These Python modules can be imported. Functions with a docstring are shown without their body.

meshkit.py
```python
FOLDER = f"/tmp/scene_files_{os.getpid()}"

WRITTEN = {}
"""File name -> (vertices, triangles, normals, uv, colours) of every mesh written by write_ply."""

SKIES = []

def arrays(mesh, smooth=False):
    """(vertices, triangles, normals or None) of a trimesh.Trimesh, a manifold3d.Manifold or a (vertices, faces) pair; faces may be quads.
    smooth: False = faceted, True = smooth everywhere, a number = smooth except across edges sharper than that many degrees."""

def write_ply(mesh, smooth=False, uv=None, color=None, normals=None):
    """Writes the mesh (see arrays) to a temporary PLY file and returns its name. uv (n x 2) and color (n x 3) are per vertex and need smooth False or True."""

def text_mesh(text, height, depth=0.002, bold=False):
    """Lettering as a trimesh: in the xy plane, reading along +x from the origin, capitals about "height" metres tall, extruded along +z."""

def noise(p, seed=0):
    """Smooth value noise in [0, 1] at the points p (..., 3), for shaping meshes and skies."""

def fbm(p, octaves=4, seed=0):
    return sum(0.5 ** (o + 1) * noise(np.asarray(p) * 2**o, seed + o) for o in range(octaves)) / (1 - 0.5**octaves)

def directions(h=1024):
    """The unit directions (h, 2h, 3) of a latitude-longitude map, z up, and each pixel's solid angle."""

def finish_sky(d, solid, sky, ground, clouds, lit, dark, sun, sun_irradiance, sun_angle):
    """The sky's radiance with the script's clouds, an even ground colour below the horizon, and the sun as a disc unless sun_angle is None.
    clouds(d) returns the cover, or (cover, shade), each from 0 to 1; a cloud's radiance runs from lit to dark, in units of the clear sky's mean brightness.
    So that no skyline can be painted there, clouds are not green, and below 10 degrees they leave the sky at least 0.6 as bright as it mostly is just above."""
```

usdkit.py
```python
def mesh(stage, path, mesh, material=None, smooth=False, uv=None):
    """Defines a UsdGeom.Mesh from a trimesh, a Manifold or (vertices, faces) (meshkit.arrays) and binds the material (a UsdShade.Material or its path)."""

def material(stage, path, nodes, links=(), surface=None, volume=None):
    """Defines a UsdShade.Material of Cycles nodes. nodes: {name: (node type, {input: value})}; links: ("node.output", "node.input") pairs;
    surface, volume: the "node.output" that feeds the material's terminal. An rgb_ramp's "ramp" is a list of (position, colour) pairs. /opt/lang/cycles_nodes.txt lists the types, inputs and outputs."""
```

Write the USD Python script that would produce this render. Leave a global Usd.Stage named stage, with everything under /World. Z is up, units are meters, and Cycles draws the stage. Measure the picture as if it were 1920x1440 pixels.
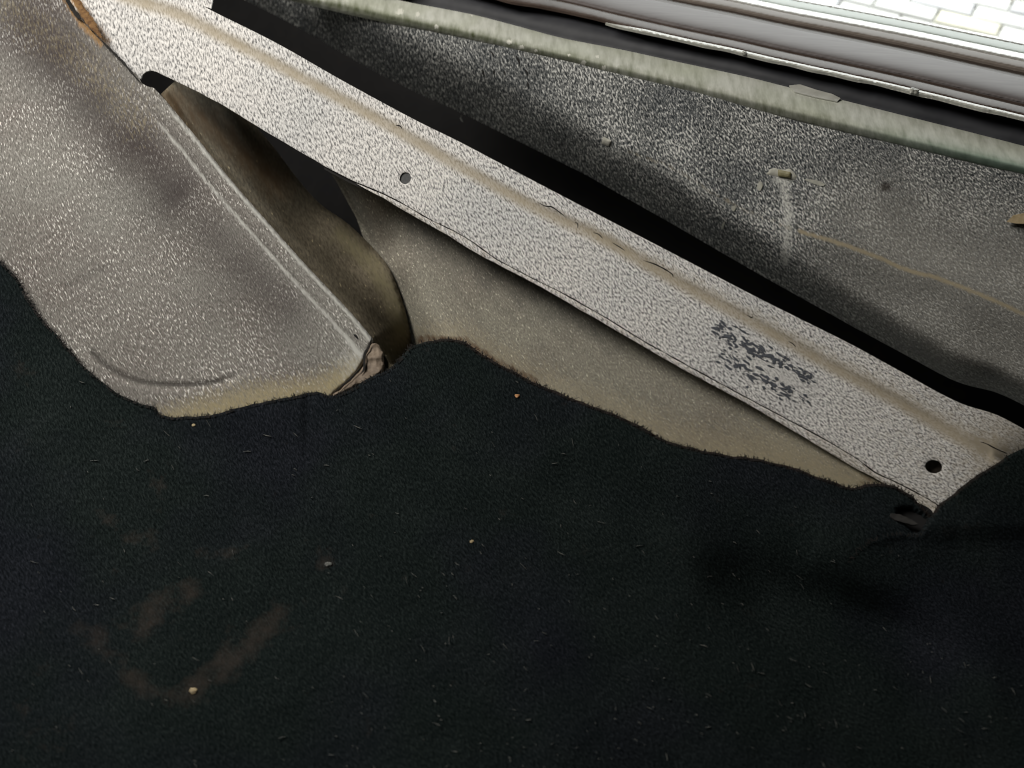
import math, random
import numpy as np
import shapely
from shapely.geometry import Polygon, LineString
from scipy.spatial import Delaunay, cKDTree
from pxr import Usd, UsdGeom, UsdLux, UsdShade, Gf, Sdf, Vt
import usdkit
from meshkit import fbm, noise

rng = random.Random(7)
nrg = np.random.default_rng(7)
stage = Usd.Stage.CreateInMemory()
UsdGeom.SetStageUpAxis(stage, UsdGeom.Tokens.z)
UsdGeom.SetStageMetersPerUnit(stage, 1.0)
UsdGeom.Xform.Define(stage, '/World')
UsdGeom.Scope.Define(stage, '/World/Looks')

# ------------------------------------------------------------------ camera
CAM = np.array([0.0, 0.0, 0.62])
PITCH = math.radians(50)
HFOV = math.radians(62)
FWD = np.array([0, math.cos(PITCH), -math.sin(PITCH)])
UP = np.array([0, math.sin(PITCH), math.cos(PITCH)])
RIGHT = np.array([1.0, 0, 0])
FPX = 960 / math.tan(HFOV / 2)
cam = UsdGeom.Camera.Define(stage, '/World/camera')
cam.CreateHorizontalApertureAttr(36.0)
cam.CreateVerticalApertureAttr(27.0)
cam.CreateFocalLengthAttr(18 / math.tan(HFOV / 2))
cam.CreateClippingRangeAttr(Gf.Vec2f(0.01, 100))
cam.CreateFStopAttr(5.0)
cam.CreateFocusDistanceAttr(0.84)
cam.CreateExposureAttr(0.0)
cam.AddTransformOp().Set(Gf.Matrix4d(*[float(x) for r in
    ((*RIGHT, 0), (*UP, 0), (*(-FWD), 0), (*CAM, 1)) for x in r]))


# ------------------------------------------------------------------ lamps
def rect_lamp(name, pos, target, w, h, power, color):
    l = UsdLux.RectLight.Define(stage, '/World/' + name)
    l.CreateWidthAttr(w); l.CreateHeightAttr(h)
    l.CreateIntensityAttr(power); l.CreateColorAttr(Gf.Vec3f(*color))
    p, t = np.array(pos, float), np.array(target, float)
    z = p - t; z /= np.linalg.norm(z)
    x = np.cross([0, 0, 1.0], z); x /= np.linalg.norm(x)
    y = np.cross(z, x)
    l.AddTransformOp().Set(Gf.Matrix4d(*[float(a) for r in ((*x, 0), (*y, 0), (*z, 0), (*p, 1)) for a in r]))
    return l


KEY_POS = (-0.80, 0.80, 1.10)
rect_lamp('work_lamp', KEY_POS, (0.10, 0.70, 0.05), 0.70, 0.50, 15.5, (1.0, 0.96, 0.89))
rect_lamp('added_outside_light', (1.5, 3.9, 0.62), (1.1, 1.9, -0.5), 2.6, 0.7, 19.0, (0.96, 1.0, 0.98))  # added low lamp to brighten paving, sill rail and gutter
rect_lamp('added_fill_light', (0.2, -0.5, 1.6), (0.1, 0.6, 0.0), 0.9, 0.6, 0.07, (0.9, 0.97, 1.0))  # added weak fill without a visible source


# ------------------------------------------------------------------ geometry helpers
def rays(px, py):
    px, py = np.asarray(px, float), np.asarray(py, float)
    return FWD + ((px - 960) / FPX)[..., None] * RIGHT - ((py - 720) / FPX)[..., None] * UP


def P(px, py, d):
    return CAM + np.asarray(d, float)[..., None] * rays(px, py)


class Plane:
    def __init__(self, *pts, n=None, p=None):
        if n is None:
            a, b, c = [P(*q) for q in pts]
            n = np.cross(b - a, c - a); p = a
        n = np.array(n, float); n /= np.linalg.norm(n)
        if n @ (CAM - p) < 0:
            n = -n
        self.n, self.p = n, np.array(p)

    def __call__(self, px, py):
        return (self.n @ (self.p - CAM)) / (rays(px, py) @ self.n)


def curve(pts, x, k=1):
    pts = np.array(pts, float)
    return np.interp(x, pts[:, 0], pts[:, 1])


def spline(pts, closed=False, n=8):
    """Catmull-Rom through points"""
    p = np.array(pts, float)
    if closed:
        q = np.vstack([p[-1], p, p[0], p[1]])
    else:
        q = np.vstack([2 * p[0] - p[1], p, 2 * p[-1] - p[-2]])
    out = []
    for i in range(1, len(q) - 2):
        a, b, c, d = q[i - 1:i + 3]
        for t in np.linspace(0, 1, n, endpoint=False):
            out.append(0.5 * (2 * b + (c - a) * t + (2 * a - 5 * b + 4 * c - d) * t * t + (3 * b - a - 3 * c + d) * t ** 3))
    if not closed:
        out.append(q[-2])
    return [tuple(x) for x in out]


def dist_line(pts, px, py):
    """distance from (px,py) to a polyline, and signed side (positive = left of travel in image = above when going right)"""
    pts = np.array(pts, float)
    best = np.full(np.shape(px), 1e9); side = np.zeros(np.shape(px)); along = np.zeros(np.shape(px)); L0 = 0
    for a, b in zip(pts[:-1], pts[1:]):
        ab = b - a; L = np.hypot(*ab)
        t = np.clip(((px - a[0]) * ab[0] + (py - a[1]) * ab[1]) / L ** 2, 0, 1)
        dx, dy = px - a[0] - t * ab[0], py - a[1] - t * ab[1]
        d = np.hypot(dx, dy)
        s = np.sign(ab[0] * dy - ab[1] * dx)
        m = d < best
        best = np.where(m, d, best); side = np.where(m, s, side); along = np.where(m, L0 + t * L, along)
        L0 += L
    return best, side, along


def sstep(a, b, x):
    t = np.clip((x - a) / (b - a), 0, 1)
    return t * t * (3 - 2 * t)


def bell(x, w):
    return np.exp(-(x / w) ** 2)


def rough_edge(pts, amp, scale, seed):
    p = np.array(pts, float)
    n1 = fbm(np.c_[p / scale, np.zeros(len(p))], 3, seed) - 0.5
    n2 = fbm(np.c_[p / scale, np.ones(len(p)) * 9], 3, seed) - 0.5
    return [tuple(q) for q in p + amp * 2 * np.c_[n1, n2]]


def densify(poly, step):
    ring = np.array(poly.exterior.coords if hasattr(poly, 'exterior') else poly.coords)
    ls = LineString(ring)
    n = max(8, int(ls.length / step))
    return np.array([ls.interpolate(i / n, normalized=True).coords[0] for i in range(n)])


UVC = (2480.0, -820.0)


def paint_uv(px, py):
    """flow of the paint flecks: polar coordinates, in metres on the panel"""
    r = np.hypot(px - UVC[0], py - UVC[1]); th = np.arctan2(py - UVC[1], px - UVC[0])
    return np.c_[th * 1900 * (r / 1900) ** .4, r] * 0.0005


def sheet(outline, depth, step=4.0, thick=0.0012, holes=(), attrs=None, roll=0.0, rollpx=5.0):
    """A sheet of metal, cloth or rubber: outline -> mesh with thickness, edges rolled. Returns dict."""
    poly = Polygon(outline, [h for h in holes]).buffer(0)
    if poly.geom_type != 'Polygon':
        poly = max(poly.geoms, key=lambda g: g.area)
    rings = [densify(LineString(poly.exterior.coords), step)] + [densify(LineString(r.coords), min(step, 3)) for r in poly.interiors]
    rim = np.vstack(rings)
    x0, y0, x1, y1 = poly.bounds
    gx, gy = np.meshgrid(np.arange(x0, x1, step), np.arange(y0, y1, step * 0.866))
    gx = gx + (np.arange(gx.shape[0]) % 2)[:, None] * step / 2
    g = np.c_[gx.ravel(), gy.ravel()]
    g = g[shapely.contains_xy(poly, g[:, 0], g[:, 1])]
    kd = cKDTree(rim)
    dd = kd.query(g)[0]
    g = g[dd > 0.6 * step]
    pts = np.vstack([rim, g])
    tri = Delaunay(pts).simplices
    c = pts[tri].mean(1)
    tri = tri[shapely.contains_xy(poly, c[:, 0], c[:, 1])]
    px, py = pts[:, 0], pts[:, 1]
    d = depth(px, py)
    if roll:
        e = kd.query(pts)[0]
        t = np.clip(e / rollpx, 0, 1)
        d = d + roll * (1 - np.sqrt(1 - (1 - t) ** 2))
    v = P(px, py, d)
    a, b, cc = v[tri[:, 0]], v[tri[:, 1]], v[tri[:, 2]]
    fn = np.cross(b - a, cc - a)
    flip = (fn * (CAM - a)).sum(1) < 0
    tri[flip] = tri[flip][:, ::-1]
    fn[flip] *= -1
    n = np.zeros_like(v)
    for k in range(3):
        np.add.at(n, tri[:, k], fn)
    n /= np.maximum(np.linalg.norm(n, axis=1, keepdims=True), 1e-12)
    mean = n.mean(0); mean /= np.linalg.norm(mean)
    vb = v - mean * thick
    N = len(v)
    V = [v, vb]; F = [tri, tri[:, ::-1] + N]; NN = [n, -n]
    PX = [pts, pts]
    # rim wall
    ed = np.vstack([tri[:, [0, 1]], tri[:, [1, 2]], tri[:, [2, 0]]])
    key = np.sort(ed, 1)
    _, idx, cnt = np.unique(key, axis=0, return_index=True, return_counts=True)
    be = ed[idx[cnt == 1]]
    base = 2 * N
    m = len(be)
    wa, wb = v[be[:, 0]], v[be[:, 1]]
    qa, qb = vb[be[:, 0]], vb[be[:, 1]]
    wn = np.cross(wa - wb, mean[None]); wn /= np.maximum(np.linalg.norm(wn, axis=1, keepdims=True), 1e-12)
    wn = -wn
    V.append(np.vstack([wa, wb, qa, qb])); NN.append(np.vstack([wn] * 4)); PX.append(np.vstack([pts[be[:, 0]], pts[be[:, 1]]] * 2))
    i = np.arange(m) + base
    F.append(np.vstack([np.c_[i + m, i, i + 2 * m], np.c_[i + m, i + 2 * m, i + 3 * m]]))
    pxa = np.vstack(PX)
    V = np.vstack(V); F = np.vstack(F); NN = np.vstack(NN)
    at = {k: np.asarray(fn_(pxa[:, 0], pxa[:, 1]), float) for k, fn_ in (attrs or {}).items()}
    return dict(v=V, f=F, n=NN, uv=paint_uv(pxa[:, 0], pxa[:, 1]), at=at)


used = {}


def numbered(path):
    if path not in used:
        used[path] = 0
        return path
    used[path] += 1
    return f'{path}_{used[path]:03d}'


def put(name, m, mat, parent='/World', label=None):
    path = numbered(f'{parent}/{name}')
    if not isinstance(m, dict):
        v, f = m
        m = dict(v=np.asarray(v), f=np.asarray(f), n=None, uv=None, at={})
    g = UsdGeom.Mesh.Define(stage, path)
    g.CreatePointsAttr(Vt.Vec3fArray.FromNumpy(m['v'].astype(np.float32)))
    g.CreateFaceVertexCountsAttr(Vt.IntArray.FromNumpy(np.full(len(m['f']), 3, np.int32)))
    g.CreateFaceVertexIndicesAttr(Vt.IntArray.FromNumpy(m['f'].astype(np.int32).ravel()))
    g.CreateSubdivisionSchemeAttr('none')
    g.CreateDoubleSidedAttr(True)
    if m['n'] is not None:
        g.CreateNormalsAttr(Vt.Vec3fArray.FromNumpy(m['n'].astype(np.float32)))
        g.SetNormalsInterpolation('vertex')
    pv = UsdGeom.PrimvarsAPI(g)
    if m['uv'] is not None:
        pv.CreatePrimvar('st', Sdf.ValueTypeNames.TexCoord2fArray, 'vertex').Set(Vt.Vec2fArray.FromNumpy(m['uv'].astype(np.float32)))
    for k, a in m['at'].items():
        pv.CreatePrimvar(k, Sdf.ValueTypeNames.FloatArray, 'vertex').Set(Vt.FloatArray.FromNumpy(np.clip(a, 0, 1).astype(np.float32)))
    UsdShade.MaterialBindingAPI.Apply(g.GetPrim()).Bind(UsdShade.Material.Get(stage, '/World/Looks/' + mat))
    if label:
        g.GetPrim().SetCustomDataByKey('label', label)
    return path


def tag(path, label=None, category=None, group=None, kind=None):
    pr = stage.GetPrimAtPath(path)
    for k, v in (('label', label), ('category', category), ('group', group), ('kind', kind)):
        if v:
            pr.SetCustomDataByKey(k, v)


def ribbon(pts, width, depth, proud=0.0004, seed=0, taper=True):
    """thin raised or dark line that follows a panel: crack, bead"""
    p = np.array(spline(pts, n=6)); n = len(p)
    t = np.gradient(p, axis=0); t /= np.linalg.norm(t, axis=1, keepdims=True)
    q = np.c_[-t[:, 1], t[:, 0]]
    s = np.linspace(0, 1, n)
    w = width * (np.sin(np.pi * np.clip(s, .02, .98)) ** 0.5 if taper else 1) * (0.6 + 0.8 * noise(np.c_[p / 7.0, np.zeros(n)], seed))
    w = np.asarray(w)[:, None]
    rows = []
    for k, up in ((-1, 0), (-0.5, 1), (0.5, 1), (1, 0)):
        c = p + q * w * k * 0.5
        rows.append(P(c[:, 0], c[:, 1], depth(c[:, 0], c[:, 1]) - proud * up - 0.00015))
    v = np.vstack(rows)
    f = []
    for r in range(3):
        for i in range(n - 1):
            a, b = r * n + i, r * n + i + 1
            f += [(a, b, b + n), (a, b + n, a + n)]
    return v, np.array(f)


def lump(center, radii, axes=None, seed=0, rough=0.35, sub=1):
    import trimesh
    s = trimesh.creation.icosphere(subdivisions=sub)
    v = s.vertices * (1 + rough * (noise(s.vertices * 1.7 + seed * 3.1, seed)[:, None] - 0.5) * 2)
    v = v * np.array(radii)
    if axes is not None:
        v = v @ np.array(axes)
    return v + np.array(center), s.faces


# ------------------------------------------------------------------ materials
LK = '/World/Looks/'


def paint(name, ramp, fleck=None, scale=700, aniso=2.4, fpos=(0.62, 0.70), fscale=None, blotch=None, blotch_scale=9,
          blotch_pos=(0.4, 0.7), rough=0.5, bump=0.25, bdist=0.0006, masks=(), detail=2.0, spec=0.4, thin=None, coat=0.0, uvrot=0.0):
    """spatter paint: grain ramp, light flecks, soft blotches, painted-on marks from mesh attributes"""
    N = {'uv': ('uvmap', {'attribute': 'st'}),
         'map': ('mapping', {'scale': (1.0 / aniso, 1, 1), 'rotation': (0, 0, uvrot)}),
         'n1': ('noise_texture', {'scale': scale, 'detail': detail, 'roughness': 0.6}),
         'r1': ('rgb_ramp', {'ramp': ramp}),
         'geo': ('geometry', {}),
         'p': ('principled_bsdf', {'roughness': rough, 'specular_ior_level': spec, 'coat_weight': coat})}
    L = [('uv.UV', 'map.vector'), ('map.vector', 'n1.vector'), ('n1.fac', 'r1.fac')]
    col = 'r1.color'
    if blotch:
        N['nb'] = ('noise_texture', {'scale': blotch_scale, 'detail': 4.0, 'roughness': 0.55})
        N['mb'] = ('map_range', {'from_min': blotch_pos[0], 'from_max': blotch_pos[1], 'clamp': True})
        N['cb'] = ('mix', {'mix_type': 'multiply', 'color2': blotch})
        L += [('geo.position', 'nb.vector'), ('nb.fac', 'mb.value'), ('mb.result', 'cb.fac'), (col, 'cb.color1')]
        col = 'cb.color'
    height = 'n1.fac'
    if fleck:
        N['n2'] = ('noise_texture', {'scale': fscale or scale, 'detail': 1.0, 'roughness': 0.5, 'vector': (0, 0, 0)})
        N['off'] = ('vector_math', {'math_type': 'add', 'vector2': (3.7, 1.9, 0.6)})
        N['mf'] = ('map_range', {'from_min': fpos[0], 'from_max': fpos[1], 'clamp': True})
        N['cf'] = ('mix', {'color2': fleck})
        L += [('map.vector', 'off.vector1'), ('off.vector', 'n2.vector'), (col, 'cf.color1')]
        if thin:   # large-scale thinning of the spatter
            N['nt'] = ('noise_texture', {'scale': thin, 'detail': 2.0})
            N['mt'] = ('map_range', {'from_min': 0.35, 'from_max': 0.65, 'to_min': -0.05, 'to_max': 0.05})
            N['ad'] = ('math', {'math_type': 'add'})
            L += [('geo.position', 'nt.vector'), ('nt.fac', 'mt.value'), ('n2.fac', 'ad.value1'), ('mt.result', 'ad.value2'), ('ad.value', 'mf.value')]
        else:
            L += [('n2.fac', 'mf.value')]
        L += [('mf.result', 'cf.fac')]
        col = 'cf.color'
        N['hh'] = ('math', {'math_type': 'multiply_add', 'value2': 0.8})
        L += [('mf.result', 'hh.value1'), ('n1.fac', 'hh.value3')]
        height = 'hh.value'
    for i, (attr, c, brk) in enumerate(masks):
        a, m = f'a{i}', f'm{i}'
        N[a] = ('attribute', {'attribute': attr})
        N[m] = ('mix', {'color2': c})
        fac = f'{a}.fac'
        if brk:   # broken up by grain: (scale, softness)
            N[f'bn{i}'] = ('noise_texture', {'scale': brk[0], 'detail': 3.0, 'roughness': 0.6})
            N[f'bs{i}'] = ('math', {'math_type': 'add'})
            N[f'br{i}'] = ('map_range', {'from_min': 1.0 - brk[1], 'from_max': 1.0 + brk[1], 'clamp': True})
            L += [('map.vector', f'bn{i}.vector'), (f'bn{i}.fac', f'bs{i}.value1'), (fac, f'bs{i}.value2'), (f'bs{i}.value', f'br{i}.value')]
            fac = f'br{i}.result'
        L += [(col, f'{m}.color1'), (fac, f'{m}.fac')]
        col = f'{m}.color'
    N['b'] = ('bump', {'strength': bump, 'distance': bdist})
    L += [(height, 'b.height'), ('b.normal', 'p.normal'), (col, 'p.base_color')]
    return usdkit.material(stage, LK + name, N, L, surface='p.BSDF')


def plain(name, c1, c2, scale=60, rough=0.6, bump=0.15, bdist=0.0005, metallic=0.0, spec=0.4, coat=0.0, stretch=(1, 1, 1)):
    return usdkit.material(stage, LK + name, {
        'g': ('geometry', {}), 'map': ('mapping', {'scale': stretch}),
        'n': ('noise_texture', {'scale': scale, 'detail': 5.0, 'roughness': 0.6}),
        'r': ('rgb_ramp', {'ramp': [(0.3, c1), (0.7, c2)]}),
        'b': ('bump', {'strength': bump, 'distance': bdist}),
        'p': ('principled_bsdf', {'roughness': rough, 'metallic': metallic, 'specular_ior_level': spec, 'coat_weight': coat})},
        [('g.position', 'map.vector'), ('map.vector', 'n.vector'), ('n.fac', 'r.fac'), ('n.fac', 'b.height'), ('r.color', 'p.base_color'), ('b.normal', 'p.normal')],
        surface='p.BSDF')


paint('bar_paint', [(0.33, (.05, .05, .055)), (0.43, (.32, .315, .31)), (0.50, (.68, .66, .64)), (0.60, (.93, .91, .88))],
      scale=640, aniso=2.0, detail=5.0, blotch=(.84, .86, .88), blotch_scale=7, rough=0.6, spec=.08, bump=0.03,
      masks=(('warm', (.40, .35, .27), (260, .35)), ('wear', (.70, .69, .66), None), ('scuff', (.13, .14, .16), (640, .09)), ('groove', (.40, .345, .255), None), ('rust', (.36, .20, .07), (420, .30))))
paint('arch_paint', [(0.3, (.115, .110, .100)), (0.5, (.235, .226, .206)), (0.7, (.39, .378, .35))], fleck=(.80, .78, .74),
      scale=800, fscale=720, aniso=2.2, fpos=(.60, .73), blotch=(.66, .60, .60), blotch_scale=8, rough=0.6, spec=.06, bump=0.18, thin=16,
      masks=(('stain_shade', (.050, .040, .041), None), ('sand', (.40, .34, .20), (500, .30)), ('crease', (.06, .055, .05), None), ('ridge_pale', (.50, .50, .47), (350, .25)), ('rust', (.36, .20, .07), (420, .30))))
paint('side_paint', [(0.3, (.165, .158, .13)), (0.5, (.26, .247, .203)), (0.7, (.37, .35, .29))], fleck=(.70, .66, .55),
      scale=800, fscale=700, aniso=2.0, fpos=(.63, .74), blotch=(.70, .66, .68), blotch_scale=7, rough=0.6, spec=.06, bump=0.2,
      masks=(('sand', (.34, .295, .20), (420, .35)), ('stain_shade', (.07, .068, .065), (90, .5)), ('edge', (.13, .09, .06), (300, .2))))
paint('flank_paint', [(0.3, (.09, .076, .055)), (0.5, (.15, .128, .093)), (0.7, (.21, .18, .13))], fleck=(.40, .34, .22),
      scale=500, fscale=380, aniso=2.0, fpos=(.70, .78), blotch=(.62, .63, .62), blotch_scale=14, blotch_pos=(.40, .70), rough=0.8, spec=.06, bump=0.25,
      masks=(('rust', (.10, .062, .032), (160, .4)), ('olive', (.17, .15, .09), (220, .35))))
paint('quarter_paint', [(0.36, (.022, .026, .030)), (0.5, (.125, .132, .132)), (0.64, (.36, .362, .35))], fleck=(.74, .74, .71),
      scale=560, fscale=560, aniso=1.7, fpos=(.535, .68), blotch=(.78, .80, .84), blotch_scale=9, rough=0.5, bump=0.3, spec=.06, thin=22,
      masks=(('dark_band', (.026, .030, .034), (240, .35)), ('warm', (.34, .328, .295), (520, .30)), ('spray', (.70, .70, .66), (520, .16)), ('bead', (.42, .36, .25), (200, .3)), ('spot', (.03, .022, .018), None)))
paint('gutter_paint', [(0.3, (.42, .43, .37)), (0.5, (.55, .56, .50)), (0.7, (.66, .67, .61))], scale=90, aniso=1.0, detail=5.0,
      blotch=(.78, .80, .72), blotch_scale=14, rough=0.62, spec=.06, bump=0.15,
      masks=(('dirt_shade', (.10, .115, .06), (110, .35)), ('chip', (.72, .72, .64), (330, .1)), ('teal', (.25, .38, .31), None)))
plain('rubber', (.018, .019, .024), (.036, .037, .043), scale=40, rough=0.62, bump=0.1)
plain('white_edge', (.40, .40, .36), (.55, .55, .50), scale=90, rough=0.5)
plain('brown_strip', (.055, .038, .030), (.095, .070, .058), scale=30, rough=0.6, spec=.15)
plain('rail_grey', (.135, .120, .118), (.175, .158, .155), scale=22, rough=0.6, spec=.12, stretch=(1, 6, 6))
plain('rail_brown', (.065, .05, .042), (.09, .072, .06), scale=22, rough=0.6, spec=.12, stretch=(1, 6, 6))
plain('rail_tan', (.19, .16, .135), (.24, .205, .18), scale=22, rough=0.6, spec=.12, stretch=(1, 6, 6))
plain('rail_cream', (.38, .37, .34), (.46, .45, .42), scale=22, rough=0.4)
plain('rail_green', (.40, .47, .42), (.48, .54, .49), scale=22, rough=0.5, spec=.15)
plain('paver_pale', (.62, .62, .60), (.80, .79, .77), scale=9, rough=0.8)
plain('paver_cream', (.66, .64, .52), (.80, .78, .66), scale=9, rough=0.8)
plain('paver_grey', (.50, .50, .52), (.66, .66, .67), scale=9, rough=0.8)
plain('joint_sand', (.64, .64, .61), (.75, .74, .70), scale=60, rough=0.9)
plain('crack_dark', (.008, .008, .008), (.02, .018, .016), scale=200, rough=0.9)
plain('chip_pale', (.34, .34, .29), (.52, .51, .45), scale=200, rough=0.6)
plain('stud_olive', (.22, .20, .11), (.32, .29, .17), scale=200, rough=0.5)
plain('scuff_grey', (.045, .05, .06), (.12, .13, .15), scale=500, rough=.8)
plain('rust', (.09, .04, .015), (.30, .17, .065), scale=160, rough=0.85, bump=0.6)
plain('felt_backing', (.02, .02, .02), (.05, .048, .045), scale=300, rough=.9)
plain('plug_grey', (.022, .025, .026), (.05, .054, .055), scale=500, rough=0.6, bump=0.4)
plain('hole_dark', (.018, .014, .010), (.045, .034, .026), scale=300, rough=0.8)
plain('putty', (.15, .115, .085), (.28, .22, .165), scale=220, rough=0.7, bump=0.35, bdist=.0006)
plain('crumb_orange', (.45, .20, .08), (.62, .34, .16), scale=300, rough=0.7)
plain('crumb_tan', (.34, .26, .14), (.50, .40, .25), scale=300, rough=0.7)
plain('lint', (.06, .065, .065), (.24, .24, .22), scale=300, rough=0.9)
plain('shade_black', (.006, .006, .007), (.012, .011, .011), scale=30, rough=0.8)  # near-black for sheets that stand in for shade

# black needle-felt carpet: fibre grain, bluish and brownish casts, trodden-in dust
usdkit.material(stage, LK + 'carpet', {
    'g': ('geometry', {}), 'uv': ('uvmap', {'attribute': 'st'}), 'map': ('mapping', {'scale': (.75, 1, 1)}),
    'n1': ('noise_texture', {'scale': 500, 'detail': 4.0, 'roughness': 0.75}),
    'r1': ('rgb_ramp', {'ramp': [(0.32, (.0030, .0049, .0048)), (0.5, (.0118, .0172, .0168)), (0.68, (.034, .045, .0438))]}),
    'n2': ('noise_texture', {'scale': 5.5, 'detail': 3.0}), 'mr2': ('map_range', {'from_min': .46, 'from_max': .62, 'clamp': True}),
    'm2': ('mix', {'mix_type': 'multiply', 'color2': (1.0, .85, 1.12)}),
    'n3': ('noise_texture', {'scale': 15, 'detail': 5.0, 'roughness': .65}), 'mr3': ('map_range', {'from_min': .45, 'from_max': .75, 'to_max': .5, 'clamp': True}),
    'm3': ('mix', {'mix_type': 'multiply', 'color2': (1.9, 1.75, 1.75)}),
    'ad': ('attribute', {'attribute': 'dust'}), 'n4': ('noise_texture', {'scale': 42, 'detail': 5.0, 'roughness': .7}),
    's4': ('math', {'math_type': 'multiply_add', 'value2': 2.2}), 'r4': ('map_range', {'from_min': 1.40, 'from_max': 2.10, 'to_max': .50, 'clamp': True}),
    'm4': ('mix', {'color2': (.085, .066, .055)}),
    'ae': ('attribute', {'attribute': 'fray'}), 'm5': ('mix', {'color2': (.06, .042, .035)}),
    'b': ('bump', {'strength': 1.0, 'distance': .0022}),
    'p': ('principled_bsdf', {'roughness': .92, 'specular_ior_level': .03})},
    [('uv.UV', 'map.vector'), ('map.vector', 'n1.vector'), ('n1.fac', 'r1.fac'), ('g.position', 'n2.vector'), ('n2.fac', 'mr2.value'),
     ('mr2.result', 'm2.fac'), ('r1.color', 'm2.color1'), ('g.position', 'n3.vector'), ('n3.fac', 'mr3.value'), ('mr3.result', 'm3.fac'), ('m2.color', 'm3.color1'),
     ('g.position', 'n4.vector'), ('n4.fac', 's4.value1'), ('ad.fac', 's4.value3'), ('s4.value', 'r4.value'), ('r4.result', 'm4.fac'), ('m3.color', 'm4.color1'),
     ('ae.fac', 'm5.fac'), ('m4.color', 'm5.color1'),
     ('n1.fac', 'b.height'), ('b.normal', 'p.normal'), ('m5.color', 'p.base_color')], surface='p.BSDF')

# ------------------------------------------------------------------ the surfaces in space
def axis_plane(a, b, n0):
    A, B = P(*a), P(*b)
    u = (B - A) / np.linalg.norm(B - A)
    n = np.array(n0, float); n -= (n @ u) * u
    return Plane(n=n, p=A)


def yl(c, x):
    return np.interp(x, [p[0] for p in c], [p[1] for p in c])


bar_pl = axis_plane((1835, 870, .745), (230, 70, 1.0), (-.10, -.62, .78))
arch_pl = Plane((300, 780, .795), (690, 680, .815), (190, 60, .985))
side_pl = Plane((780, 410, float(bar_pl(780, 410)) + .012), (1640, 900, float(bar_pl(1640, 900)) + .010), (900, 665, .792))
quart_pl = Plane((1920, 770, .83), (700, 170, 1.12), (1920, 320, .775))

BAR_UP = spline([(330, -30), (370, 2), (397, 20), (517, 80), (640, 150), (773, 222), (860, 265), (940, 307), (1100, 391), (1260, 474), (1427, 561), (1589, 642), (1681, 692), (1792, 752), (1869, 778), (1930, 810)])
BAR_LOW = spline([(293, 134), (400, 187), (500, 247), (640, 328), (733, 369), (800, 407), (873, 444), (933, 486), (1000, 521), (1067, 555), (1140, 597), (1210, 640), (1280, 679), (1401, 745), (1516, 806), (1596, 852), (1640, 884), (1690, 908), (1755, 943)])
LIP_LOW = spline([(560, 282), (610, 311), (687, 354), (747, 388), (833, 438), (900, 478), (1000, 531), (1140, 611), (1280, 692), (1420, 768), (1585, 867), (1641, 897), (1700, 930), (1750, 968)])
GROOVE = spline([(150, -50), (240, -5), (330, 25), (420, 70), (560, 143), (700, 219), (850, 305), (1000, 387), (1130, 448), (1250, 517), (1400, 598), (1550, 682), (1700, 763), (1800, 822), (1850, 850)])
RIDGE = spline([(40, -120), (122, 0), (155, 40), (190, 78), (240, 127), (287, 163), (360, 247), (433, 337), (547, 467), (593, 517), (660, 588), (698, 634)])


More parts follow.
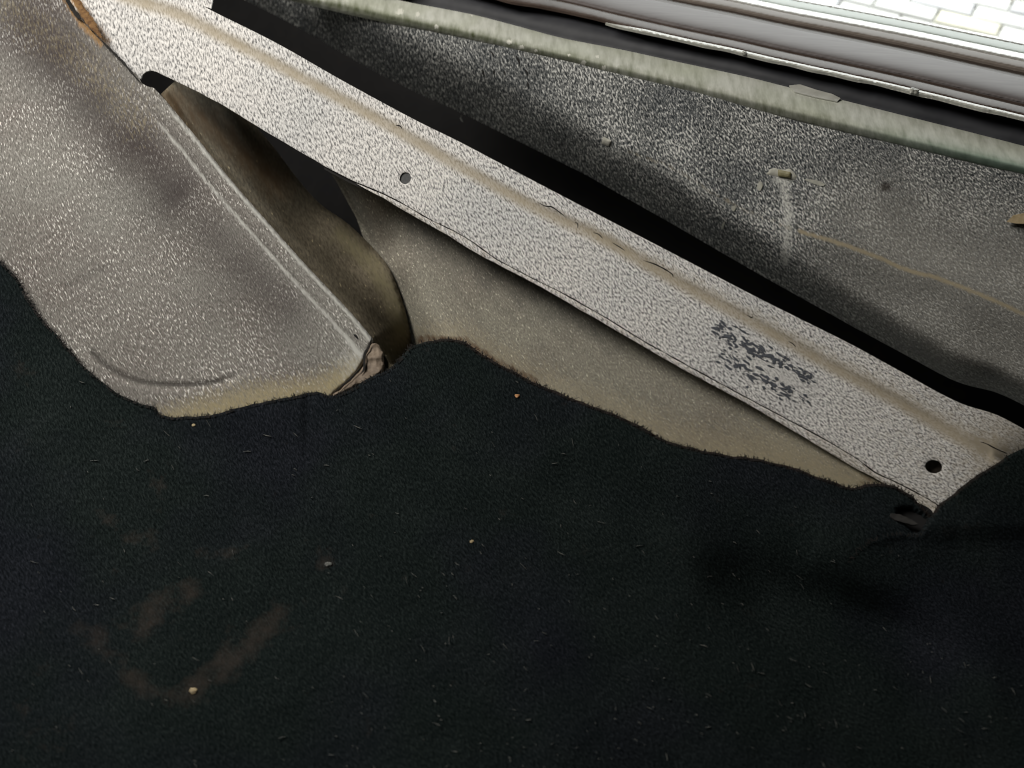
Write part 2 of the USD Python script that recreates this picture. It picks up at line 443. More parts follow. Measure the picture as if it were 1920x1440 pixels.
def bar_depth(px, py):
    d = bar_pl(px, py)
    e, s, al = dist_line(GROOVE, px, py)
    fade = sstep(1850, 1700, px)
    d = d + .0042 * bell(e, 13) * (0.35 + .65 * fade)
    d = d + np.where(s < 0, .00022 * np.maximum(e - 12, 0), 0)          # upper web folds back
    w = fbm(np.c_[px / 130, py / 130, np.zeros_like(px)], 3, 3) - .5
    lo, sl, _ = dist_line(BAR_LOW, px, py)
    return d + .003 * w + .0012 * (noise(np.c_[px / 90, py / 90, np.ones_like(px)], 5) - .5) * bell(lo, 40)


def arch_depth(px, py):
    e, s, al = dist_line(RIDGE, px, py)
    e = np.where(s > 0, e, -e)            # positive: left of / below the ridge
    low = sstep(780, 60, py)
    h = .066 * (0.34 + .66 * low) * sstep(30, 225, e) - .000001 * np.maximum(e - 270, 0) ** 2 * .45
    h = h + .0035 * bell(e - 3, 7) + .0022 * bell(e - 36, 6) - .0012 * bell(e - 20, 9)
    c, cs, ca = dist_line(CREASE, px, py)
    ends = sstep(0, 60, ca) * sstep(380, 300, ca)
    h = h - .0022 * bell(c, 5) * ends + .0045 * sstep(0, 14, np.where(cs > 0, c, 0)) * bell(c, 60) * ends
    c2, _, _ = dist_line([(125, 540), (160, 520), (205, 503)], px, py)
    h = h - .0007 * bell(c2, 11)
    h = h + .006 * (fbm(np.c_[px / 220, py / 220, np.zeros_like(px)], 3, 11) - .5)
    # left border dips towards the carpet
    return arch_pl(px, py) - h


CREASE = spline([(150, 630), (180, 668), (215, 697), (255, 714), (300, 721), (350, 722), (395, 718), (440, 708)])
FLANK_EDGE = spline([(440, 190), (510, 272), (558, 335), (600, 382), (648, 416), (690, 455), (728, 500), (753, 560), (767, 612), (772, 650), (766, 690)])


def carpet_line(px):
    """depth and height in the picture of the line where the panels meet the floor"""
    y = np.interp(px, [600, 700, 772, 870, 950, 1100, 1250, 1400, 1530, 1600, 1700, 1800], [690, 665, 650, 643, 690, 757, 825, 858, 892, 914, 935, 975])
    return y, CAM[2] / (-rays(px, y)[..., 2])


def side_depth(px, py):
    yb = yl(BAR_LOW, px)
    yc, dc = carpet_line(px)
    yc = yc + 28
    t = (py - yb) / np.maximum(yc - yb, 25)
    db = bar_pl(px, yb) + np.interp(px, [500, 800, 1200, 1700], [.060, .045, .030, .006])
    tt = np.clip(t, -.3, 1)
    d = dc + .008 + (db - dc - .008) * (1 - np.sign(tt) * np.abs(tt) ** 1.9)
    d = d + .22 * sstep(110, -90, px - (560 + (py - 300) * .62)) ** 1.5
    k, ks, ka = dist_line(FLANK_EDGE, px, py)
    d = d + .004 * bell(k, 26)
    le, ls_, _ = dist_line([(560, 230), (640, 348), (700, 460)], px, py)
    d = d + .09 * (1 - np.clip(le / 110, 0, 1)) ** 2.2 * sstep(540, 400, py)
    return d + .002 * (fbm(np.c_[px / 160, py / 160, np.zeros_like(px)], 3, 21) - .5)


def flank_depth(px, py):
    e, s, al = dist_line(RIDGE, px, py)
    e = np.where(s > 0, 0, e)
    k, ks, ka = dist_line(FLANK_EDGE, px, py)
    k = np.where(ks > 0, k, 0)
    u = e / (e + k + 1e-6)
    dr = arch_pl(px, py) + .006
    ds = np.maximum(side_depth(px, py) - .016, dr + .01)
    d = dr + (ds - dr) * (.25 * u + .75 * u ** 1.6)
    return d + .005 * (fbm(np.c_[px / 60, py / 60, np.zeros_like(px)], 3, 8) - .5)


def gap(px):
    return np.interp(px, [330, 480, 600, 700, 950, 1100, 1280, 1600, 1780, 1920], [56, 52, 54, 52, 60, 64, 55, 36, 38, 46])


def quart_depth(px, py):
    e, s, al = dist_line(BAR_UP, px, py)
    e = np.where(s < 0, e, -e)
    up = yl(BAR_UP, px) - gap(px) - py
    t = np.clip(up / np.interp(px, [700, 1300, 1900], [125, 95, 55]), -.1, 1)
    d = quart_pl(px, py) + np.interp(px, [700, 1300, 1900], [.135, .10, .05]) * (1 - t) ** 2.2 + .006 * (1 - sstep(0, 1, up / 190))
    d = d + .10 * sstep(700, 380, px)
    # soft swage line and hand-beaten waves
    b, bs, _ = dist_line(BEAD, px, py)
    d = d + np.where(bs > 0, .0, .0) - .004 * bell(b, 40)
    return d + .007 * (fbm(np.c_[px / 260, py / 200, np.zeros_like(px)], 3, 31) - .5)


BEAD = spline([(1180, 285), (1260, 315), (1360, 375), (1440, 412), (1500, 434), (1560, 452), (1640, 480), (1700, 506), (1760, 522), (1840, 553), (1930, 594)])
GUT_LOW = spline([(470, -20), (545, 0), (640, 23), (750, 47), (853, 70), (960, 95), (1067, 119), (1180, 149), (1280, 173), (1430, 213), (1613, 258), (1760, 293), (1960, 340)])
GUT_UP = spline([(640, -28), (747, 0), (880, 26), (970, 49), (1057, 72), (1160, 92), (1280, 118), (1400, 144), (1480, 164), (1577, 187), (1680, 213), (1800, 243), (1960, 284)])
RUB_UP = spline([(830, -30), (950, 2), (1053, 21), (1162, 47), (1280, 74), (1380, 95), (1467, 115), (1590, 142), (1713, 170), (1820, 196), (1960, 230)])


def yl_(c, x):
    return np.interp(x, [p[0] for p in c], [p[1] for p in c])


def gut_t(px, py):
    a, b = yl(GUT_LOW, px), yl(GUT_UP, px)
    return (py - a) / (b - a)


def gutter_depth(px, py):
    t = np.clip(gut_t(px, py), 0, 1)
    lo = quart_pl(px, yl(GUT_LOW, px))
    return lo + .002 - .011 * np.sin(np.pi / 2 * np.clip(t / .42, 0, 1)) + .040 * np.maximum(t - .30, 0) ** 1.35 - .0012 * (fbm(np.c_[px / 40, py / 40, 0 * px], 3, 4) - .5)


def rubber_depth(px, py):
    a, b = yl(GUT_UP, px), yl(RUB_UP, px)
    t = np.clip((py - a) / (b - a), -.4, 1.2)
    lo = quart_pl(px, yl(GUT_LOW, px))
    return lo + .044 + .012 * t - .006 * np.sin(np.pi * np.clip(t, 0, 1)) + .001 * (noise(np.c_[px / 60, py / 20, 0 * px], 2))


trim_pl = Plane((1920, 220, float(quart_pl(1920, 330)) + .030), (1162, 48, float(quart_pl(1162, 145)) + .030), (1920, 85, .955))


def trim_y(px, f):
    """line of the rail at fraction f: 0 = white edge, 1 = outermost green edge"""
    lo = yl(RUB_UP, px)
    wid = np.interp(px, [700, 1500, 1920, 2000], [100, 118, 134, 137])
    return lo - f * wid


# ------------------------------------------------------------------ car body
CAR = '/World/car_body'
UsdGeom.Xform.Define(stage, CAR); used[CAR] = 0
tag(CAR, 'bare grey spatter-painted inside of a car boot above the black carpet', 'car body')

# --- wheel arch
arch_out = [(-60, -60), (70, -60)] + [p for p in RIDGE if p[1] > -55 and p[0] < 262] + [(266, 156), (276, 162), (287, 164)] + [p for p in RIDGE if p[0] > 292] + \
    [(700, 641), (692, 655), (687, 665), (681, 680), (668, 700), (650, 719), (622, 742), (600, 790), (300, 850), (150, 760), (-60, 600)]
CARPET_TOP = spline([(-70, 420), (0, 488), (35, 527), (50, 556), (72, 588), (100, 622), (130, 655), (158, 688), (190, 714), (222, 738), (268, 757), (290, 764), (298, 777), (330, 782),
                     (385, 779), (440, 767), (500, 753), (560, 741), (592, 736), (618, 741), (650, 734), (690, 710), (720, 697), (745, 680), (765, 656), (775, 648), (800, 640), (840, 635), (872, 643),
                     (905, 664), (950, 690), (1000, 715), (1045, 735), (1100, 757), (1150, 775), (1195, 797), (1245, 823), (1290, 838), (1350, 851), (1420, 860), (1480, 874), (1530, 892),
                     (1565, 905), (1600, 914), (1625, 909), (1645, 905), (1680, 913), (1710, 930), (1730, 950), (1742, 966)], n=6)
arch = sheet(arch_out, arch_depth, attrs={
    'stain_shade': lambda x, y: np.maximum(.80 * bell(dist_line([(-40, -60), (80, 60), (190, 190), (290, 310), (330, 360)], x, y)[0], np.interp(y, [0, 200], [100, 66])), .5 * bell(dist_line([(290, 310), (420, 460), (540, 580)], x, y)[0], 52)) * (.62 + .5 * fbm(np.c_[x / 45, y / 45, 0 * x], 4, 3)),  # own dark stain plus painted shade of the valley beside the dome
    'sand': lambda x, y: .62 * bell(dist_line([(300, 800), (380, 775), (480, 750), (600, 735), (670, 700)], x, y)[0], 42) + .25 * bell(dist_line([(0, 0), (150, 110), (260, 230)], x, y)[0], 60),
    'crease': lambda x, y: .85 * bell(dist_line(CREASE[6:-4], x, y)[0], 4.0) + .4 * bell(dist_line([(125, 540), (160, 520), (205, 503)], x, y)[0], 7) * (fbm(np.c_[x / 10, y / 10, 0 * x], 2, 4)),
    'ridge_pale': lambda x, y: .75 * bell(dist_line(RIDGE, x, y)[0] - 5, 5) * sstep(150, 250, y) + .6 * bell(dist_line(RIDGE, x, y)[0] - 37, 5) * sstep(180, 260, y) + .45 * bell(np.hypot(x - 660, y - 680), 45),  # paler lines along the ridge and a pale patch at its foot
    'rust': lambda x, y: .65 * bell(dist_line([(125, 0), (155, 45), (190, 80)], x, y)[0], 9),
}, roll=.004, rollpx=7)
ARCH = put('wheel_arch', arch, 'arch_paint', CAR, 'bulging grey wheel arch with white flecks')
put('seam_crack', ribbon([(183, 68), (200, 86), (212, 98), (232, 118), (250, 140), (264, 156)], 4.0, lambda x, y: np.minimum(arch_depth(x, y), bar_depth(x, y)) - .0012, seed=3), 'crack_dark', ARCH)
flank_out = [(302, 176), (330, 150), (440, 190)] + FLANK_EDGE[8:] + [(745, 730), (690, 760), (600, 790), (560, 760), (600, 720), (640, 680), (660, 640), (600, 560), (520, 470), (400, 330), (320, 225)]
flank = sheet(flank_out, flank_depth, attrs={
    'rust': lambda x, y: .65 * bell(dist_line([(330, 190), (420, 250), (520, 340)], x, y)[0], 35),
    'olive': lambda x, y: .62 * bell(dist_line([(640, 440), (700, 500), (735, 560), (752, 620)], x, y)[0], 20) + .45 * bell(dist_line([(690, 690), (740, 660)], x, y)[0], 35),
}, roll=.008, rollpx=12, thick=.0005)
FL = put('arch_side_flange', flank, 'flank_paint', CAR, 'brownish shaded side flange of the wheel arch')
# torn filler at the foot of the arch
def filler_depth(x, y):
    return np.minimum(arch_depth(x, y), flank_depth(x, y)) - .0005 - .0018 * (fbm(np.c_[x / 13, y / 22, 0 * x], 4, 77) - .35) - .002 * noise(np.c_[x / 5, y / 12, 0 * x], 6)


put('filler_patch', sheet(rough_edge(spline([(699, 644), (712, 650), (720, 672), (718, 696), (702, 708), (672, 722), (630, 742), (618, 746), (640, 728), (668, 704), (683, 684), (688, 664)], closed=True), 3, 9, 4), filler_depth, step=2.2, thick=.003, roll=.003, rollpx=6), 'putty', FL, 'torn pinkish-brown filler at the foot of the arch')
put('filler_crack', ribbon([(697, 632), (692, 650), (684, 664), (683, 690), (676, 702)], 5, lambda x, y: arch_depth(x, y) - .004, seed=9), 'crack_dark', FL)
put('filler_crack', ribbon([(676, 690), (655, 712), (625, 737)], 3, lambda x, y: arch_depth(x, y) - .004, seed=5), 'crack_dark', FL)
for q, (x, y, r) in enumerate([(667, 630, 3.5)]):
    put('paint_chip', ribbon([(x - 4, y - 3), (x, y), (x + 4, y + 5)], 4, lambda a, b: arch_depth(a, b) - .0006), 'crack_dark', ARCH)
# rusty split where arch, brace and roof of the arch meet
split = [(124, 0), (133, 12), (142, 22), (150, 30), (158, 38)]
RU = put('rust_patch', ribbon([(126, -18), (146, 6), (160, 28), (176, 50), (190, 70)], 14, lambda x, y: np.minimum(bar_depth(x, y), arch_depth(x, y)) - .0010, proud=.002, seed=2), 'rust', CAR, 'orange rust eating the seam')
put('rust_split', ribbon([(122, -8), (130, 6), (137, 18), (146, 30), (152, 36)], 9, lambda x, y: np.minimum(bar_depth(x, y), arch_depth(x, y)) - .0036, seed=6), 'crack_dark', RU)

# --- lower side panel
side_out = [(596, 286), (640, 300)] + [(x, y - 14) for x, y in BAR_LOW if x > 640 and x < 1750] + [(1760, 980), (1640, 960), (1500, 930), (1300, 890), (1150, 830), (1000, 770), (860, 700), (760, 720), (700, 600), (690, 470), (668, 408), (630, 340)]
side = sheet(side_out, side_depth, attrs={
    'sand': lambda x, y: .45 * bell(dist_line(CARPET_TOP[150:], x, y)[0], 45) + .25 * sstep(1000, 1600, x),
    'stain_shade': lambda x, y: .0 * x + .45 * bell(dist_line([(600, 300), (800, 430), (1000, 540), (1160, 620)], x, y)[0], 45) * (.5 + fbm(np.c_[x / 70, y / 70, 0 * x], 3, 5)),  # shade under the brace painted into the panel colour
    'edge': lambda x, y: .62 * bell(dist_line([(790, 636), (870, 640), (930, 680), (1000, 715)], x, y)[0] - 3, 9) + .5 * bell(np.hypot(x - 1630, y - 903), 28)})
put('lower_side_panel', side, 'side_paint', CAR, 'beige-grey side panel curving from the brace to the carpet')

# --- brace bar with its holes
def ell(cx, cy, rx, ry, ang, n=28):
    t = np.linspace(0, 2 * np.pi, n, endpoint=False); a = math.radians(ang)
    x, y = rx * np.cos(t), ry * np.sin(t)
    return [(cx + u * math.cos(a) - v * math.sin(a), cy + u * math.sin(a) + v * math.cos(a)) for u, v in zip(x, y)]


low = rough_edge([p for p in BAR_LOW if p[0] > 296], 1.3, 22, 4)
bar_out = [(60, -60), (310, -60)] + BAR_UP + [(2000, 850), (1990, 930), (1850, 1010)] + low[::-1] + [(293, 134), (283, 132), (274, 134), (267, 140), (263, 149), (258, 152)] + \
    [p for p in RIDGE if -55 < p[1] < 142][::-1]
scuff_zone = [(1345, 622), (1370, 612), (1400, 630), (1440, 655), (1500, 683), (1528, 708), (1505, 716), (1470, 712), (1450, 745), (1400, 735), (1375, 690)]
scuff_poly = Polygon(scuff_zone)


def scuff(x, y):
    core = sstep(-5, 12, np.where(shapely.contains_xy(scuff_poly, x, y), shapely.distance(scuff_poly.exterior, shapely.points(x, y)), -shapely.distance(scuff_poly.exterior, shapely.points(x, y))))
    a = .10 * bell(dist_line([(1400, 650), (1450, 672), (1495, 697), (1522, 710)], x, y)[0], 15)
    u, v = x * .89 + y * .46, y * .89 - x * .46
    return np.clip(core * (.26 + .52 * fbm(np.c_[u / 34, v / 11, 0 * x], 4, 13)) + a * core, 0, .62)


bar = sheet(bar_out, bar_depth, step=3.6, thick=.0016, holes=[ell(760, 334, 10.5, 11.5, 25), ell(1751, 875, 16.5, 12.5, 8)], attrs={
    'groove': lambda x, y: np.clip(1.25 * bell(dist_line(GROOVE, x, y)[0] / np.interp(x, [200, 500, 1500, 1920], [15, 12, 13, 12]), 1.0) ** 1.0 - .12, 0, 1) * (.82 + .35 * (fbm(np.c_[x / 25, y / 25, 0 * x], 3, 9) - .5)) * sstep(1880, 1780, x),
    'scuff': lambda x, y: .45 * scuff(x, y),
    'wear': lambda x, y: .4 * bell(dist_line([(1400, 650), (1440, 690), (1480, 715)], x, y)[0], 24),
    'warm': lambda x, y: .30 * sstep(1400, 1900, x) + .35 * bell(dist_line([(1100, 425), (1400, 580), (1860, 845)], x, y)[0], 16) + .4 * bell(np.hypot(x - 1880, y - 850), 60),
    'rust': lambda x, y: .62 * bell(dist_line([(130, -10), (158, 30), (195, 78)], x, y)[0], 15)},
    roll=.0008, rollpx=3)
BAR = put('brace_bar', bar, 'bar_paint', CAR, 'long pale speckled brace bar with a tan groove')
lip_up = rough_edge([(x, y + 2.2) for x, y in BAR_LOW if x > 610], 1.2, 18, 8)
lip_out = lip_up + [(1775, 985)] + rough_edge([p for p in LIP_LOW if p[0] > 600], 1.5, 30, 12)[::-1]
put('lower_lip', sheet(lip_out, lambda x, y: bar_depth(x, y) + .0008, step=3.0, thick=.0012, attrs={
    'warm': lambda x, y: .28 + .2 * sstep(1400, 1750, x), 'groove': lambda x, y: 0 * x, 'scuff': lambda x, y: 0 * x, 'wear': lambda x, y: 0 * x, 'rust': lambda x, y: 0 * x}, roll=.001, rollpx=3), 'bar_paint', BAR)
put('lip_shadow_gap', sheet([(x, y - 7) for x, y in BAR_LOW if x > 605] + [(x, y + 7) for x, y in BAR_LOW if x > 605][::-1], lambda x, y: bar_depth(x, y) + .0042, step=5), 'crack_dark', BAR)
put('hole_plug', sheet(ell(760, 334, 15, 15, 25), lambda x, y: bar_depth(x, y) + .0026, step=3), 'plug_grey', BAR, 'dark grey plug in the round hole')
put('hole_bottom', sheet(ell(1751, 875, 30, 24, 8), lambda x, y: bar_depth(x, y) + .009, step=4), 'hole_dark', BAR)
for i, pts in enumerate([[(742, 235), (750, 236), (754, 242)], [(1010, 380), (1022, 386), (1035, 388), (1052, 400), (1062, 408)], [(1078, 416), (1083, 420), (1083, 428)],
                         [(1112, 436), (1122, 439), (1130, 447)], [(1148, 455), (1160, 462), (1172, 470)], [(1206, 488), (1232, 497), (1258, 512), (1262, 520)], [(1400, 590), (1408, 595), (1412, 593)],
                         [(1838, 828), (1850, 832), (1865, 840), (1888, 850)], [(1478, 640), (1486, 644), (1492, 650)]]):
    put('paint_crack', ribbon(pts, 1.9, lambda a, b: bar_depth(a, b) - .0002, proud=.0002, seed=i), 'crack_dark', BAR)
vs, fs, o = [], [], 0
bands = [([(1345, 618), (1372, 628), (1402, 645)], 15, 46), ([(1395, 648), (1450, 670), (1495, 694), (1524, 709)], 11, 95), ([(1360, 660), (1392, 690), (1440, 722), (1500, 742)], 20, 75)]
for pts_, wid, num in bands:
    line = LineString(pts_)
    for k in range(num):
        c = line.interpolate(rng.random(), normalized=True)
        x, y = c.x + rng.gauss(0, wid * .55), c.y + rng.gauss(0, wid * .55)
        L, a = rng.choice([2, 2.5, 3, 4, 5, 7, 9]), math.atan2(.50, .86) + rng.gauss(0, .22)
        v, f = ribbon([(x - L * math.cos(a), y - L * math.sin(a)), (x + rng.uniform(-1, 1), y + rng.uniform(-1, 1)), (x + L * math.cos(a), y + L * math.sin(a))], rng.uniform(2.0, 5.5), lambda p, q, e=float(bar_depth(np.array([x]), np.array([y]))[0] - bar_pl(x, y)): bar_pl(p, q) + e - .0003, proud=.0001, seed=k)
        vs.append(v); fs.append(f + o); o += len(v)
SC = put('scuff_flecks', (np.vstack(vs), np.vstack(fs)), 'scuff_grey', BAR, 'broken dark grey scuff marks on the brace')
tag(SC, kind='stuff')
# folded tab at the far end of the brace
put('end_tab', sheet([(352, -20), (400, -20), (398, 4), (396, 16), (372, 8), (360, -2)], lambda x, y: bar_pl(x, y) + .012, step=3), 'bar_paint', BAR)

# --- inner quarter panel
q_out = [(330, -60)] + [(x, y - 10) for x, y in GUT_LOW] + [(1970, 775)] + [(x, y - float(gap(x)) + 1.5) for x, y in BAR_UP if x < 1965 and x > 350][::-1]
quart = sheet(q_out, quart_depth, attrs={
    'dark_band': lambda x, y: .42 * bell(dist_line([(600, 60), (800, 110), (1000, 200), (1100, 280)], x, y)[0], 70) * sstep(1250, 700, x) + .25 * bell(np.hypot((x - 960) / 1.4, y - 145), 55),  # darker band and patch over the left half
    'warm': lambda x, y: .56 * sstep(1200, 1800, x) * sstep(220, 520, y) + .20 * bell(np.hypot(x - 1640, y - 350), 130),
    'spray': lambda x, y: np.maximum.reduce([.60 * bell(np.hypot((x - 1468), (y - 335) * 1.2), 30), .52 * bell(dist_line([(1470, 345), (1478, 400), (1472, 490)], x, y)[0], 18), .40 * bell(dist_line([(1495, 330), (1545, 348)], x, y)[0], 5),
                                             .40 * bell(np.hypot((x - 1120) / 1.5, y - 283), 18), .36 * bell(dist_line([(1140, 285), (1230, 315), (1330, 365)], x, y)[0], 16), .36 * bell(dist_line([(1290, 350), (1420, 410), (1500, 460)], x, y)[0], 12)]),
    'bead': lambda x, y: .60 * bell(dist_line([p for p in BEAD if p[0] > 1495], x, y)[0], 4.5) + .3 * bell(dist_line(BEAD, x, y)[0], 5),
    'spot': lambda x, y: .9 * bell(np.hypot((x - 1660) / 1.3, y - 350), 9)})
QP = put('inner_quarter_panel', quart, 'quarter_paint', CAR, 'dark flecked inner quarter panel')
for i, pts in enumerate([[(967, 105), (972, 113), (974, 124)], [(919, 96), (924, 101), (926, 106)], [(904, 130), (906, 137), (907, 145)], [(926, 131), (926, 140)], [(945, 133), (947, 142)], [(985, 130), (988, 137), (989, 143)], [(989, 153), (990, 165)]]):
    put('paint_crack', ribbon(pts, 2.8, lambda a, b: quart_depth(a, b) - .0004, proud=.0002, seed=i + 20), 'crack_dark', QP)


def stud(px, py, w, h, dfun, ang, top=.004):
    o = []
    poly = [(px + x * math.cos(ang) - y * math.sin(ang), py + x * math.sin(ang) + y * math.cos(ang)) for x, y in ((-w, -h), (w, -h * .8), (w * 1.1, h), (-w * .9, h))]
    return sheet(poly, lambda x, y: dfun(x, y) - top, step=2.5, thick=top + .001, roll=.0012, rollpx=3)


put('clip_stud', stud(1470, 326, 12, 6, quart_depth, .15), 'stud_olive', QP, 'small olive clip stud ringed with white overspray')
put('clip_collar', sheet(rough_edge(spline([(1436, 326), (1448, 318), (1470, 317), (1486, 321), (1494, 331), (1484, 337), (1464, 333), (1450, 330)], closed=True), 4, 6, 5), lambda x, y: quart_depth(x, y) - .0012, step=3, thick=.002, roll=.001, rollpx=3), 'chip_pale', QP)
put('clip_stud', stud(1136, 266, 8, 6, quart_depth, .4, .003), 'chip_pale', QP)
put('paint_flake', sheet(spline([(1424, 340), (1430, 346), (1425, 358), (1419, 352)], closed=True), lambda x, y: quart_depth(x, y) - .001, step=2.5), 'chip_pale', QP)
put('paint_flake', sheet(spline([(1508, 336), (1530, 338), (1546, 345), (1540, 349), (1520, 342)], closed=True), lambda x, y: quart_depth(x, y) - .001, step=2.5), 'chip_pale', QP)
put('paint_flake', sheet(spline([(1374, 386), (1380, 388), (1376, 396), (1371, 392)], closed=True), lambda x, y: quart_depth(x, y) - .001, step=2.5), 'chip_pale', QP)
put('paint_flake', sheet(spline([(1355, 418), (1359, 416), (1356, 428), (1352, 430)], closed=True), lambda x, y: quart_depth(x, y) - .001, step=2.5), 'chip_pale', QP)
put('plastic_tag', sheet([(1887, 416), (1900, 404), (1930, 398), (1930, 420), (1905, 419)], lambda x, y: quart_depth(x, y) - .006, step=3, thick=.003), 'crumb_tan', QP)
put('lint_thread', ribbon([(866, 216), (864, 222), (868, 229)], 3, lambda a, b: quart_depth(a, b) - .004), 'lint', QP)

# --- gutter lip, rubber seal, sill rail
def band(fl, fu, x0=430, x1=1965, n=90):
    xs = np.linspace(x0, x1, n)
    return [(x, float(fl(x))) for x in xs] + [(x, float(fu(x))) for x in xs[::-1]]


gut = sheet(band(lambda x: yl(GUT_LOW, x), lambda x: yl(GUT_UP, x)), gutter_depth, step=3.2, thick=.002, attrs={
    'dirt_shade': lambda x, y: .62 * bell(gut_t(x, y) - .22, .24) * np.interp(x, [500, 900, 1200, 1920], [1.15, 1.1, .8, .6]),  # dirt, with shade painted in along the lower side of the lip
    'teal': lambda x, y: .8 * sstep(1500, 1920, x) * bell(gut_t(x, y) - .15, .3),
    'chip': lambda x, y: np.maximum.reduce([.75 * bell(np.hypot((x - a) / 1.2, y - b), r) for a, b, r in
                                            ((750, 22, 8), (783, 27, 6), (818, 50, 6), (955, 78, 7), (978, 88, 6), (1093, 118, 7), (1132, 127, 6), (1067, 103, 4), (885, 26, 7), (1005, 95, 4), (1120, 106, 4))])},
    roll=.002, rollpx=4)
put('drain_gutter', gut, 'gutter_paint', CAR, 'rounded pale green gutter lip streaked with dirt and painted shade')
GP = CAR + '/drain_gutter'
put('paint_flake', sheet([(1480, 160), (1500, 158), (1530, 168), (1560, 176), (1576, 184), (1570, 190), (1530, 182), (1490, 172)], lambda x, y: gutter_depth(x, yl(GUT_UP, x) + 6) - .003 + .0007 * (yl(GUT_UP, x) + 6 - y), step=3, thick=.001), 'white_edge', GP)
rub = sheet(band(lambda x: yl(GUT_UP, x) + 10, lambda x: yl(RUB_UP, x) - 4, x0=600), rubber_depth, step=4, thick=.003)
put('rubber_seal', rub, 'rubber', CAR, 'flat black rubber seal behind the gutter lip')


def rail(name, f0, f1, bulge, off, mat, label=None, x0=700, parent=CAR, wob=0.0, taper=False):
    def dep(x, y):
        a, b = trim_y(x, f0), trim_y(x, f1)
        t = np.clip((y - a) / (b - a), 0, 1)
        return trim_pl(x, y) - off - bulge * np.sin(np.pi * t) ** .8
    m = sheet(band(lambda x: trim_y(x, f0) + (2.5 * noise(np.array([[x / 40, 0, 0]]), 3)[0] - 1.2) * wob, lambda x: trim_y(x, f0 + (f1 - f0) * (min(1, .15 + (x - x0) / 90) if taper else 1)), x0=x0), dep, step=3.0, thick=.003, roll=.0015, rollpx=3)
    return put(name, m, mat, parent, label)


RAIL = rail('sill_rail', .20, .55, .010, .0, 'rail_grey', 'smooth grey-lilac sill rail beyond the seal')
rail('rail_step', .52, .70, -.006, .0, 'rail_brown', None, parent=RAIL)
rail('rail_step', .66, .80, .004, .002, 'rail_tan', None, parent=RAIL)
rail('rail_strip', .015, .145, .003, .001, 'brown_strip', None, parent=RAIL, wob=1)
rail('rail_strip', .13, .22, -.003, -.001, 'brown_strip', None, parent=RAIL)
rail('paint_edge', -.02, .03, .002, .003, 'white_edge', 'thin white bare edge along the black seal', x0=1135, parent=RAIL, wob=1, taper=True)
rail('outer_edge', .78, .90, .004, .003, 'rail_cream', None, parent=RAIL)
rail('glass_edge', .875, 1.02, .004, .001, 'rail_green', 'pale green outermost edge', parent=RAIL)
rail('glass_lip', 1.0, 1.06, .003, .001, 'rail_cream', None, parent=RAIL)
for (x, r) in ((1713, .0035), (1395, .0022)):
    put('paint_drip', lump(P(x, yl(RUB_UP, x) + 1, float(trim_pl(x, yl(RUB_UP, x))) - .006), (r * 1.3, r, r), seed=x, sub=2), 'white_edge', RAIL)
# added near-black sheet stands in for the unlit depth behind the brace
put('cavity_shade_sheet', sheet([(90, -60), (800, -60), (1960, 500), (1960, 1000), (1700, 960), (900, 560), (300, 330), (180, 200)], lambda x, y: quart_pl(x, y) + .40 + .00004 * np.abs(x - 1000), step=24, thick=.002), 'shade_black', CAR)

# ------------------------------------------------------------------ carpet
def smin(a, b, k):
    h = np.clip(.5 + .5 * (b - a) / k, 0, 1)
    return b * (1 - h) + a * h - k * h * (1 - h)


def floor_h(px, py):
    h = .012 * (fbm(np.c_[px / 420, py / 420, 0 * px], 3, 41) - .5) + .005 * (fbm(np.c_[px / 120, py / 120, 0 * px], 3, 43) - .5)
    a, _, al = dist_line([(1180, 1000), (1300, 1050), (1420, 1105), (1560, 1155), (1680, 1190), (1800, 1250), (1960, 1330)], px, py)
    h = h - .055 * bell(a, 62) * sstep(1280, 1460, px) * sstep(1880, 1640, px)
    b, _, _ = dist_line([(1080, 900), (1200, 940), (1350, 985), (1480, 1030)], px, py)
    h = h - .006 * bell(b, 50)
    c, _, _ = dist_line([(1560, 1010), (1640, 1000), (1740, 990), (1850, 930)], px, py)
    h = h + .004 * bell(c, 60)
    return h


def carpet_depth(px, py):
    r = rays(px, py)
    d = (CAM[2] - floor_h(px, py)) / (-r[..., 2])
    for f in (arch_pl, bar_pl):
        d = smin(d, f(px, py) - .010, .060)
    d = smin(d, arch_depth(px, py) - .006 + .3 * sstep(560, 700, px), .01)
    near = bell(dist_line(CARPET_TOP[100:], px, py)[0], 120)
    return d - .004 * near * (fbm(np.c_[px / 50, py / 50, 0 * px], 3, 47) - .3)


top = rough_edge(CARPET_TOP, 3.0, 14, 17)
hole = rough_edge(spline([(1688, 953), (1708, 953), (1732, 964), (1741, 974), (1734, 986), (1718, 998), (1706, 990), (1692, 980), (1684, 964)], closed=True), 3, 8, 31)
carpet_out = top + [(1752, 985), (1800, 990), (2000, 1000), (2000, 1520), (-80, 1520), (-80, 400)]
fray = lambda x, y: .9 * bell(dist_line(CARPET_TOP, x, y)[0], 3.0) * sstep(780, 840, x)


def dust(x, y):
    m = [(.62, [(150, 1185), (195, 1210), (240, 1265), (300, 1310), (370, 1300)], 26), (.60, [(255, 1175), (290, 1140), (350, 1110)], 36), (.72, [(360, 1300), (400, 1265), (450, 1215), (520, 1160)], 34),
         (.50, [(190, 960), (240, 1005), (285, 1010)], 18), (.45, [(285, 900), (300, 905)], 22), (.5, [(600, 1060), (620, 1052)], 14), (.35, [(380, 1040), (430, 1035)], 25), (.35, [(0, 1330), (110, 1380)], 50), (.30, [(20, 660), (60, 700)], 25)]
    return np.maximum.reduce([w * bell(dist_line(p, x, y)[0], s) for w, p, s in m])


